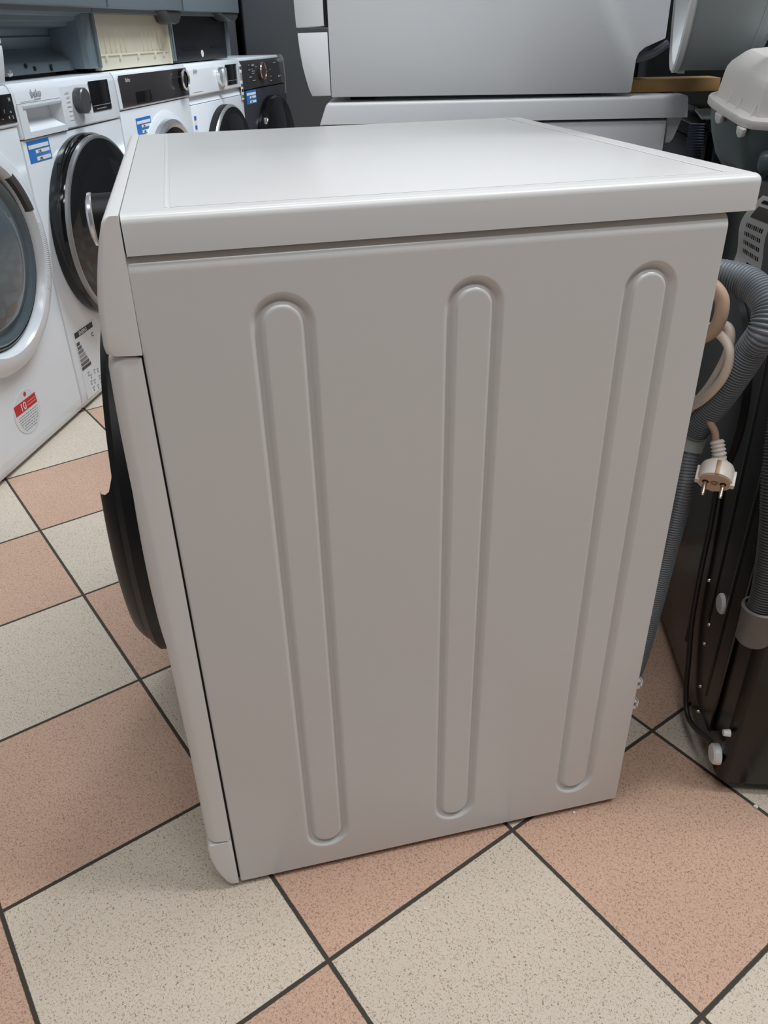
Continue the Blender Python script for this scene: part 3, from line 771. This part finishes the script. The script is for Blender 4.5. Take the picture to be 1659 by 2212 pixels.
# third: black plinth
r, h = dishwasher(P4, TH4, 'grey dishwasher with black plinth, stacked on the machine with chrome knob')
box('side_cheek', SHEET, r, 0.585, 0.597, 0.035, 0.55, 0.012, h - 0.010, bev=0.001)
pp = box('plinth', BLKPL, r, 0.006, 0.585, 0.048, 0.062, 0.004, h - 0.012, bev=0.002)
lathe('plinth_badge', PAPER, pp, [(0.0, 0.0465), (0.012, 0.0465), (0.013, 0.049)], 'y', (0.30, 0, 0.028), n=20)
bm = bmesh.new()
for x in (0.10, 0.40): add_box(bm, x, x + 0.16, 0.044, 0.049, 0.046, 0.049, bev=0)
link_mesh('plinth_ribs', bm, BLKPL, pp)
for fx in (0.06, 0.54): box('foot', BLACK, r, fx - 0.02, fx + 0.02, 0.10, 0.14, 0.0, 0.014, bev=0.002)
hc = prism('hinge_cover', mat('hinge_grey', lin(62, 64, 66), 0.45), r, [(0.40, 0.0), (0.597, 0.0), (0.588, -0.014), (0.560, -0.026), (0.51, -0.028), (0.45, -0.014)], 'y', -0.015, 0.045, bev=0.003)
hc.location = (0, 0, h - 0.001)

# dryer on the nearest machine
r = thing('tumble_dryer', 'white appliance with curved front stacked on the nearest machine at left edge', 'dryer', (P1[0], P1[1], ZD), R(TH2))
box('cabinet', WHITE_L, r, 0.0, 0.6025, 0.03, 0.55, 0.012, 0.845, bev=0.003)
prism('kick_panel', WHITE_L, r, [(0.031, 0.003), (0.006, 0.003), (0.0, 0.030), (-0.006, 0.060), (-0.008, 0.082), (0.031, 0.082)], 'x', 0.0, 0.6025, bev=0.002)
prism('front_panel', WHITE_L, r, [(0.031, 0.086), (-0.008, 0.086), (-0.009, 0.20), (-0.010, 0.845), (0.031, 0.845)], 'x', 0.0, 0.6025, bev=0.002)
for fx in (0.05, 0.55):
    for fy in (0.10, 0.50): box('foot', BLACK, r, fx - 0.02, fx + 0.02, fy - 0.02, fy + 0.02, 0.0, 0.014, bev=0.002)

# ------------------------------------------------------------------ fridges at the back
def fridge(x0, x1, label, m):
    f = thing('refrigerator', label, 'refrigerator', (x0, 4.36, 0))
    Wd = x1 - x0
    box('body', m, f, 0, Wd, 0.05, 0.65, 0.03, 2.02, bev=0.006)
    box('door', m, f, 0.002, Wd - 0.002, 0.0, 0.045, 0.41, 2.018, bev=0.010, seg=3)
    box('freezer_door', m, f, 0.002, Wd - 0.002, 0.0, 0.045, 0.05, 0.402, bev=0.010, seg=3)
    box('door_seal', SHADE_RUBBER, f, 0.01, Wd - 0.01, 0.044, 0.052, 0.05, 2.01, bev=0)
    for fx in (0.06, Wd - 0.06):
        for fy in (0.10, 0.58): lathe('foot', BLACK, f, [(0, 0), (0.022, 0), (0.022, 0.01), (0.012, 0.012), (0.012, 0.035)], 'z', (fx, fy, 0), n=12)
    return f
fridge(-0.27, 0.435, 'dark grey steel refrigerator behind the farthest machine, left of the black gap', FRIDGE)
fridge(0.470, 1.170, 'dark grey steel refrigerator behind the farthest machine, right of the black gap', FRIDGE)

# ------------------------------------------------------------------ white machine and dryer stacked behind the main one
BX, BY, BTH = 0.2887, 0.7369, -14.27
b = thing('washing_machine', 'white washing machine with grey shaded lid edge directly behind the main machine, carrying a dryer', 'washing machine', (BX, BY, 0), R(BTH))
box('cabinet', WHITE_D, b, 0.012, 0.552, 0.003, 0.585, 0.014, 0.8345, bev=0.003)
bm = bmesh.new(); t = bmesh.new()
add_prism(t, [(0.004, 0.870), (0.580, 0.870), (0.584, 0.838), (-0.009, 0.838)], 'y', 0.0, 0.59)
bmesh.ops.remove_doubles(t, verts=t.verts[:], dist=1e-6)
top = [e for e in t.edges if all(v.co.z > 0.869 for v in e.verts) or (abs(e.verts[0].co.z - e.verts[1].co.z) > 0.02)]
bmesh.ops.bevel(t, geom=top, offset=0.006, segments=4, profile=0.5, affect='EDGES')
merge(bm, t)
link_mesh('lid', bm, WHITE_D, b, angle=40)
box('top_board', WHITE_D, b, 0.04, 0.545, 0.03, 0.56, 0.868, 0.8706, bev=0.0006)
prism('front_panel', WHITE_D, b, [(0.011, 0.8365), (-0.010, 0.8365), (-0.020, 0.70), (-0.024, 0.40), (-0.020, 0.10), (-0.004, 0.012), (0.011, 0.012)], 'y', 0.002, 0.586, bev=0.003)
prism('rear_bracket', WHITE_D, b, [(0.553, 0.838), (0.578, 0.838), (0.568, 0.806), (0.563, 0.800), (0.556, 0.800)], 'y', 0.010, 0.030, bev=0.001)
for fx in (0.05, 0.50):
    for fy in (0.05, 0.53): lathe('foot', BLACK, b, [(0, 0), (0.02, 0), (0.02, 0.006), (0.012, 0.008), (0.012, 0.016)], 'z', (fx, fy, 0), n=12)

ZE = 0.8745
dry = thing('tumble_dryer', 'white dryer with cut away lower rear corner, stacked on the washing machine behind', 'dryer', (BX, BY, ZE), R(BTH))
prism('side_panel', WHITE_D, dry, [(0.0125, 0.003), (0.4845, 0.000), (0.4875, 0.002), (0.4890, 0.046), (0.4925, 0.055), (0.500, 0.0615), (0.5300, 0.0735), (0.5300, 0.84), (0.0125, 0.84)], 'y', 0.0, 0.020, bev=0.0012)
prism('cabinet', WHITE_D, dry, [(0.016, 0.006), (0.455, 0.006), (0.455, 0.080), (0.526, 0.084), (0.526, 0.84), (0.016, 0.84)], 'y', 0.019, 0.585)
box('recess_shade', SHADE_RUBBER, dry, 0.455, 0.4835, 0.022, 0.58, 0.010, 0.083, bev=0)  # black box put in for the shade inside the rear notch
prism('kick_panel', WHITE_D, dry, [(0.0105, 0.092), (-0.0355, 0.0915), (-0.0350, 0.082), (-0.0335, 0.065), (-0.0305, 0.045), (-0.0265, 0.028), (-0.0225, 0.014), (-0.0185, 0.005), (0.0115, 0.005)], 'y', 0.001, 0.58, bev=0.001)
prism('door', WHITE_D, dry, [(0.0060, 0.1000), (-0.0370, 0.0985), (-0.0378, 0.12), (-0.040, 0.20), (-0.041, 0.60), (0.0060, 0.60)], 'y', 0.001, 0.58, bev=0.0015)
box('door_gap_shade', SHADE_RUBBER, dry, 0.0060, 0.0125, 0.004, 0.57, 0.102, 0.60, bev=0)  # black strip standing for the shade between door and cabinet
for fx in (0.06, 0.43):
    for fy in (0.06, 0.52): box('foot', BLACK, dry, fx - 0.02, fx + 0.02, fy - 0.02, fy + 0.02, -0.0038, 0.008, bev=0.001)
tube('drain_hose', HOSE, dry, [(0.462, 0.060, 0.040), (0.495, 0.050, 0.044), (0.525, 0.045, 0.052), (0.548, 0.045, 0.066)], 0.006, n=12)

ct = box('cardboard_block', CARTON, None, 0.0, 0.150, 0.0, 0.06, 0.0, 0.0190, bev=0.0008)
ct.location = (BX + math.cos(R(BTH)) * 0.493 + 0.012, BY + math.sin(R(BTH)) * 0.493 + 0.0485, 0.8715); ct.rotation_euler = (0, 0, R(BTH))
tag(ct, 'flat brown cardboard block on the rear of the washing machine lid, beside the dryer', 'cardboard')

# ------------------------------------------------------------------ black machine on the right, seen from behind, and an added second one
KX, KY, KTH = 0.690, -0.020, 72.0
def black_machine(P, label, detail):
    """local x: along the back from the near corner, local y: outwards from the back (towards the main machine)"""
    k = thing('washing_machine', label, 'washing machine', (P[0], P[1], 0), R(KTH))
    # cabinet shell with a recessed back
    bm = bmesh.new()
    prof = [(0.012, 0.0), (0.583, 0.0), (0.595, -0.010), (0.595, -0.55), (0.0, -0.55), (0.0, -0.010)]
    add_prism(bm, prof, 'z', 0.022, 0.820, bev=0.0015)
    link_mesh('cabinet', bm, DARKM, k, angle=40)
    box('lid', DARKM, k, 0.0, 0.595, -0.56, 0.010, 0.820, 0.850, bev=0.005, seg=3)
    bk = box('back_panel', DARKB, k, 0.060, 0.540, 0.0002, 0.006, 0.060, 0.800, bev=0.003)
    for fx in (0.06, 0.54):
        for fy in (-0.06, -0.50): lathe('foot', BLACK, k, [(0, 0), (0.022, 0), (0.022, 0.008), (0.012, 0.012), (0.012, 0.03)], 'z', (fx, fy, 0), n=14)
    box('base', BLACK, k, 0.02, 0.575, -0.53, -0.012, 0.008, 0.030, bev=0.002)
    if not detail: return k
    # pressed swages
    for pts in ([(0.100, -0.0045, 0.10), (0.100, -0.0045, 0.40), (0.100, -0.0045, 0.76)], [(0.155, -0.0045, 0.20), (0.160, -0.0045, 0.40), (0.175, -0.0045, 0.70)],
                [(0.225, -0.0045, 0.10), (0.230, -0.0045, 0.35), (0.25, -0.0045, 0.55)], [(0.46, -0.0045, 0.10), (0.46, -0.0045, 0.45), (0.46, -0.0045, 0.75)]):
        tube('pressed_rib', DARKB, bk, pts, 0.0125, n=32)
    lathe('belt_cover', DARKB, bk, [(0.150, 0.006), (0.146, 0.013), (0.120, 0.017), (0.060, 0.014), (0.0, 0.013)], 'y', (0.345, 0, 0.500), n=64)
    # transit bolt caps
    for x, z in ((0.1215, 0.2550), (0.0215, 0.0575)):
        lathe('bolt_cap', WHITE_P, k, [(0.0, 0.0115), (0.0125, 0.0110), (0.0150, 0.0085), (0.0155, 0.004), (0.0155, 0.0)], 'y', (x, 0, z), n=28)
    lathe('cable_bush', WHITE_P, k, [(0.0, 0.010), (0.0045, 0.009), (0.0055, 0.0)], 'y', (0.0070, 0, 0.1160), n=16)
    for x, z in ((0.1471, 0.1579), (0.1239, 0.0922), (0.1862, 0.2487), (0.1474, 0.1947), (0.1096, 0.0533), (0.347, 0.651)):
        lathe('screw', NICKEL, k, [(0.0, 0.0092), (0.0022, 0.0088), (0.0034, 0.006), (0.0034, 0.003)], 'y', (x, 0, z), n=12)
    # mains cable
    tube('mains_cable', CABLE, k, [(0.225, 0.012, 0.395), (0.213, 0.013, 0.330), (0.208, 0.014, 0.270), (0.204, 0.014, 0.215), (0.196, 0.014, 0.160), (0.175, 0.014, 0.105), (0.151, 0.015, 0.052), (0.122, 0.015, 0.030), (0.078, 0.013, 0.044), (0.036, 0.008, 0.066)], 0.0042, n=12)
    # drain hose with its end socket near the edge
    dh = ribbed('drain_hose', mat('hose_black_grey', lin(70, 70, 70), 0.4, noise=0.03), k,
                [(-0.022, 0.020, 0.350), (-0.024, 0.021, 0.385), (-0.022, 0.024, 0.425), (-0.014, 0.028, 0.475), (0.004, 0.032, 0.53), (0.035, 0.028, 0.60), (0.055, 0.022, 0.68), (0.075, 0.015, 0.74)], 0.0165, 0.0036, 0.0022)
    lathe('hose_socket', mat('socket_grey', lin(104, 98, 94), 0.45), dh, [(0.0, -0.050), (0.0170, -0.050), (0.0200, -0.046), (0.0210, -0.002), (0.0224, 0.0), (0.0224, 0.003), (0.019, 0.004)], 'z', (-0.0215, 0.0200, 0.358), n=36)
    # upper inlet pipe
    tube('inlet_pipe', CABLE, k, [(0.425, 0.018, 0.775), (0.410, 0.022, 0.797), (0.372, 0.024, 0.814), (0.328, 0.020, 0.822)], 0.0075, n=12)
    return k
k1 = black_machine((KX, KY), 'black washing machine seen from behind at right edge, with white bolt caps and ribbed hose', True)
k2 = black_machine(pt((KX, KY), KTH, 0.612), 'added black machine seen from behind, put in to darken the gap beside the white stack', False)  # made-up neighbour, added so the gap stays dark
hb = ribbed('drain_hose', HOSEB, k2, [(0.010, 0.018, 0.10), (0.008, 0.018, 0.40), (0.006, 0.019, 0.70), (0.006, 0.020, 0.775), (0.012, 0.019, 0.830)], 0.0135, 0.004, 0.0018)

f = thing('refrigerator', 'tall black box added to keep the gap behind the black machines dark', 'refrigerator', (1.12, 1.22, 0))  # added dark body, made up so the view past the dryer stays black
box('body', DARKB, f, 0, 0.70, 0.05, 0.65, 0.03, 1.90, bev=0.006)
box('door', BLACK, f, 0.002, 0.698, 0.0, 0.045, 0.05, 1.898, bev=0.010, seg=3)
for fx in (0.06, 0.64):
    for fy in (0.10, 0.58): lathe('foot', BLACK, f, [(0, 0), (0.022, 0), (0.022, 0.01), (0.012, 0.012), (0.012, 0.035)], 'z', (fx, fy, 0), n=12)

# paper strip hanging on the back of the black machine
lab = bpy.data.objects.new('barcode_label', None)
C.objects.link(lab); lab.parent = k1
def strip_mesh(name, m, pa, u0, u1, v0, v1, lift):
    """u across the strip 0..1, v down the strip 0..1"""
    bm = bmesh.new(); nu, nv = 4, 14
    g = []
    for j in range(nv + 1):
        row = []
        for i in range(nu + 1):
            u = u0 + (u1 - u0) * i / nu; v = v0 + (v1 - v0) * j / nv
            top = Vector((0.208, 0.024, 0.788)); bot = Vector((0.243, 0.038, 0.692))
            c = top.lerp(bot, v) + Vector((0.010 * math.sin(v * 3.1), 0.007 * math.sin(v * 5.2), 0))
            across = Vector((-0.034, -0.022, -0.012 * (0.2 + v)))
            nrm = Vector((-0.53, 0.84, 0.10)).normalized()
            row.append(bm.verts.new(c + across * (u - 0.5) + nrm * lift))
        g.append(row)
    for A, B in zip(g, g[1:]):
        for i in range(nu): bm.faces.new((A[i], A[i + 1], B[i + 1], B[i]))
    bmesh.ops.solidify(bm, geom=bm.faces[:], thickness=0.0002)
    return link_mesh(name, bm, m, pa, angle=60)
bpy.data.objects.remove(lab)
lab = strip_mesh('barcode_label', PAPER, k1, 0, 1, 0, 1, 0.0)
strip_mesh('label_heading', INK, lab, 0.18, 0.92, 0.05, 0.09, 0.0004)
strip_mesh('label_photo_block', mat('print_mid', lin(110, 108, 104), 0.5), lab, 0.22, 0.90, 0.13, 0.28, 0.0004)
for v in (0.36, 0.48, 0.60, 0.72):
    for j in range(9):
        u = 0.22 + j * 0.072
        strip_mesh('barcode_bar', INK if j % 3 else INKG, lab, u, u + 0.045, v, v + 0.055, 0.0004)
strip_mesh('label_footer', INK, lab, 0.45, 0.75, 0.86, 0.885, 0.0004)

# ------------------------------------------------------------------ white air duct on its grey casing, over the black machine's rear edge
DUO = Vector((0.055 + 1.16 * 0.565 + 0.0225, -0.673 + 1.16 * 0.825 - 0.0155, 0.8555))
dirr = Vector((0.825, -0.565, 0)); dira = Vector((0.565, 0.825, 0))
tau = R(17)
zz = Vector((0, 0, 1)) * math.cos(tau) - dira * math.sin(tau)
ya = dira * math.cos(tau) + Vector((0, 0, 1)) * math.sin(tau)
DM = Matrix(((dirr.x, ya.x, zz.x, DUO.x), (dirr.y, ya.y, zz.y, DUO.y), (dirr.z, ya.z, zz.z, DUO.z), (0, 0, 0, 1)))
KINV = (Matrix.Translation((KX, KY, 0)) @ Matrix.Rotation(R(KTH), 4, 'Z')).inverted()
def dpart(name, bm, m, parent=None, angle=40):
    bm.transform(KINV @ DM); return link_mesh(name, bm, m, parent, angle=angle)
def ploff(poly, d):
    c = Vector((sum(p[0] for p in poly) / len(poly), sum(p[1] for p in poly) / len(poly)))
    return [tuple(c + (Vector(p) - c) * (1 - d / (Vector(p) - c).length)) for p in poly]
rim = [(0.004, -0.004), (-0.010, 0.006), (-0.030, 0.034), (-0.048, 0.062), (-0.053, 0.074), (-0.050, 0.083), (-0.030, 0.098), (0.03, 0.125), (0.10, 0.125), (0.125, 0.08), (0.115, 0.0), (0.09, -0.006), (0.03, -0.008)]
# body: loft from rim inset to a narrower, chamfered top
def loft(bm, levels):
    rings = [[bm.verts.new((x, y, z)) for x, y in poly] for poly, z in levels]
    for A, B in zip(rings, rings[1:]):
        for i in range(len(A)): bm.faces.new((A[i], A[(i + 1) % len(A)], B[(i + 1) % len(A)], B[i]))
    bm.faces.new(rings[-1]); bm.faces.new(rings[0][::-1])
def inset(poly, d):
    n = len(poly); out = []
    ar = sum(poly[i][0] * poly[(i + 1) % n][1] - poly[(i + 1) % n][0] * poly[i][1] for i in range(n))
    sg = 1 if ar > 0 else -1
    L_ = []
    for i in range(n):
        p = Vector(poly[i]); q = Vector(poly[(i + 1) % n]); e = (q - p).normalized()
        nn = Vector((-e.y, e.x)) * sg
        L_.append((p + nn * d, e))
    for i in range(n):
        p1, e1 = L_[i - 1]; p2, e2 = L_[i]
        den = e1.x * e2.y - e1.y * e2.x
        t_ = ((p2.x - p1.x) * e2.y - (p2.y - p1.y) * e2.x) / den
        out.append((p1.x + e1.x * t_, p1.y + e1.y * t_))
    return out
B0 = [(0.008, 0.006), (-0.043, 0.070), (-0.026, 0.094), (0.04, 0.112), (0.112, 0.085), (0.106, 0.004), (0.036, 0.002)]
bm = bmesh.new()
loft(bm, [(B0, 0.010), (inset(B0, 0.004), 0.040), (inset(B0, 0.0055), 0.047), (inset(B0, 0.009), 0.053), (inset(B0, 0.020), 0.063), (inset(B0, 0.024), 0.065)])
du = dpart('air_duct', bm, OLDWHITE, k1, angle=24)
bm = bmesh.new(); add_prism(bm, rim, 'z', 0.0, 0.011, bev=0.002)
dpart('rim_flange', bm, OLDWHITE, du)
bm = bmesh.new(); add_box(bm, 0.018, 0.110, 0.010, 0.055, 0.052, 0.17, bev=0.012, seg=3)
dpart('duct_neck', bm, OLDWHITE, du)
for q, (x, y) in enumerate(((-0.036, 0.046), (-0.008, 0.006))):
    bm = bmesh.new(); add_prism(bm, [(-0.004, 0.0), (0.010, 0.0), (0.008, -0.010), (0.002, -0.012), (-0.003, -0.008)], 'y', -0.003, 0.003, bev=0.0008)
    bm.transform(Matrix.Translation((x, y, 0)) @ Matrix.Rotation(R(-55), 4, 'Z'))
    dpart('clip', bm, OLDWHITE, du)
for x, y in ((-0.030, 0.047), (-0.018, 0.030), (0.000, 0.008)):
    bm = bmesh.new(); add_prism(bm, [(0.0, 0.010), (0.006, 0.010), (0.006, 0.024)], 'y', -0.001, 0.001)
    bm.transform(Matrix.Translation((x, y, 0)) @ Matrix.Rotation(R(35), 4, 'Z'))
    dpart('gusset', bm, OLDWHITE, du)
bm = bmesh.new()
lv = [(ploff(rim, 0.034), -0.075), (ploff(rim, 0.022), -0.060), (ploff(rim, 0.012), -0.034), (ploff(rim, 0.007), -0.012), (ploff(rim, 0.007), 0.0)]
loft(bm, lv)
cs = dpart('casing', bm, CASING, k1, angle=60)
bm = bmesh.new(); add_box(bm, 0.020, 0.10, -0.012, 0.02, -0.052, -0.026, bev=0.008, seg=3)
dpart('casing_lug', bm, CASING, cs)

# ------------------------------------------------------------------ grey round shell with white open rim
DR = Vector((0.776, 0.520, 1.2085)); RD = 0.300
naz = R(152.0)
nx = Vector((math.cos(naz), math.sin(naz), 0)); nyv = Vector((-math.sin(naz), math.cos(naz), 0))
SM = Matrix(((nyv.x, 0, nx.x, 0), (nyv.y, 0, nx.y, 0), (0, 1, 0, 0), (0, 0, 0, 1)))
sh = thing('round_shell', 'grey round metal shell with white open rim, on edge right of the white dryer', 'drum shell')
sh.location = (DR.x, DR.y, DR.z)
def spart(name, bm, m, parent=None, angle=35):
    bm.transform(SM); return link_mesh(name, bm, m, parent or sh, angle=angle)
bm = bmesh.new()
add_lathe(bm, [(RD, 0.0), (RD, -0.092), (RD - 0.012, -0.100), (RD - 0.03, -0.104), (0.0, -0.104)], 'z', (0, 0, 0), n=128)
sl = spart('shell', bm, DRUMG)
bm = bmesh.new()
add_lathe(bm, [(RD + 0.0005, -0.002), (RD + 0.003, 0.0), (RD + 0.003, 0.006), (RD, 0.008), (RD - 0.008, 0.005), (RD - 0.012, -0.006), (RD - 0.016, -0.040), (RD - 0.020, -0.09), (0.0, -0.095)], 'z', (0, 0, 0), n=128)
spart('rim_liner', bm, DRUMW)
bm = bmesh.new()
add_lathe(bm, [(RD + 0.0002, -0.080), (RD + 0.0012, -0.081), (RD + 0.0012, -0.083), (RD + 0.0002, -0.084)], 'z', (0, 0, 0), n=128)
spart('shell_seam', bm, DRUMG, sl)
bm = bmesh.new(); add_box(bm, -0.006, 0.006, -RD - 0.004, -RD + 0.001, -0.012, -0.002, bev=0.001)
spart('rim_tab', bm, DRUMW)
# sheet metal foot that carries the shell on the black machine
gz = 0.8505 - DR.z
bm = bmesh.new(); add_box(bm, -0.060, 0.075, gz, -RD + 0.006, -0.100, -0.094, bev=0.0005); 
ft = spart('foot_plate', bm, DRUMG)
bm = bmesh.new(); add_box(bm, -0.060, 0.075, gz, gz + 0.003, -0.100, -0.040, bev=0.0005)
spart('foot_flange', bm, DRUMG)
bm = bmesh.new(); add_lathe(bm, [(0.0, 0.0025), (0.003, 0.002), (0.0035, 0.0)], 'z', (0.020, gz + 0.048, -0.094), n=14)
spart('screw', bm, CHROME, ft)

# ------------------------------------------------------------------ lamps' housings and crumbs
for i, (l, s, pw, c) in enumerate(LAMPS):
    fx = thing('ceiling_light', ['white strip lamp on the ceiling over the black machines', 'white strip lamp on the ceiling behind the camera', 'white strip lamp on the ceiling over the far aisle', 'white strip lamp on the ceiling right above the main machine', 'white strip lamp on the ceiling left of the main machine'][i], 'ceiling light', (l[0], l[1], 2.945))
    box('housing', WHITE_P, fx, -0.62, 0.62, -0.17, 0.17, 0.0, 0.055, bev=0.004)
    box('end_cap', SILVER, fx, -0.635, -0.62, -0.17, 0.17, -0.01, 0.055, bev=0.003)
    box('end_cap', SILVER, fx, 0.62, 0.635, -0.17, 0.17, -0.01, 0.055, bev=0.003)
for x, y, s, lb_ in ((0.4748, -0.0020, 0.0018, 'tiny white crumb on the pink tile in front of the main machine'), (0.7314, -0.0573, 0.0030, 'white crumb on the grout line under the black machine'), (0.2274, -0.0900, 0.0016, 'tiny white crumb on the cream tile at bottom centre')):
    bm = bmesh.new(); bmesh.ops.create_icosphere(bm, subdivisions=2, radius=s)
    for v in bm.verts: v.co = v.co * (1 + 0.25 * math.sin(v.co.x * 2100 + v.co.y * 1700)); v.co.z *= 0.6
    o = link_mesh('crumb', bm, PAPER); o.location = (x, y, s * 0.55)
    tag(o, lb_, 'crumb')
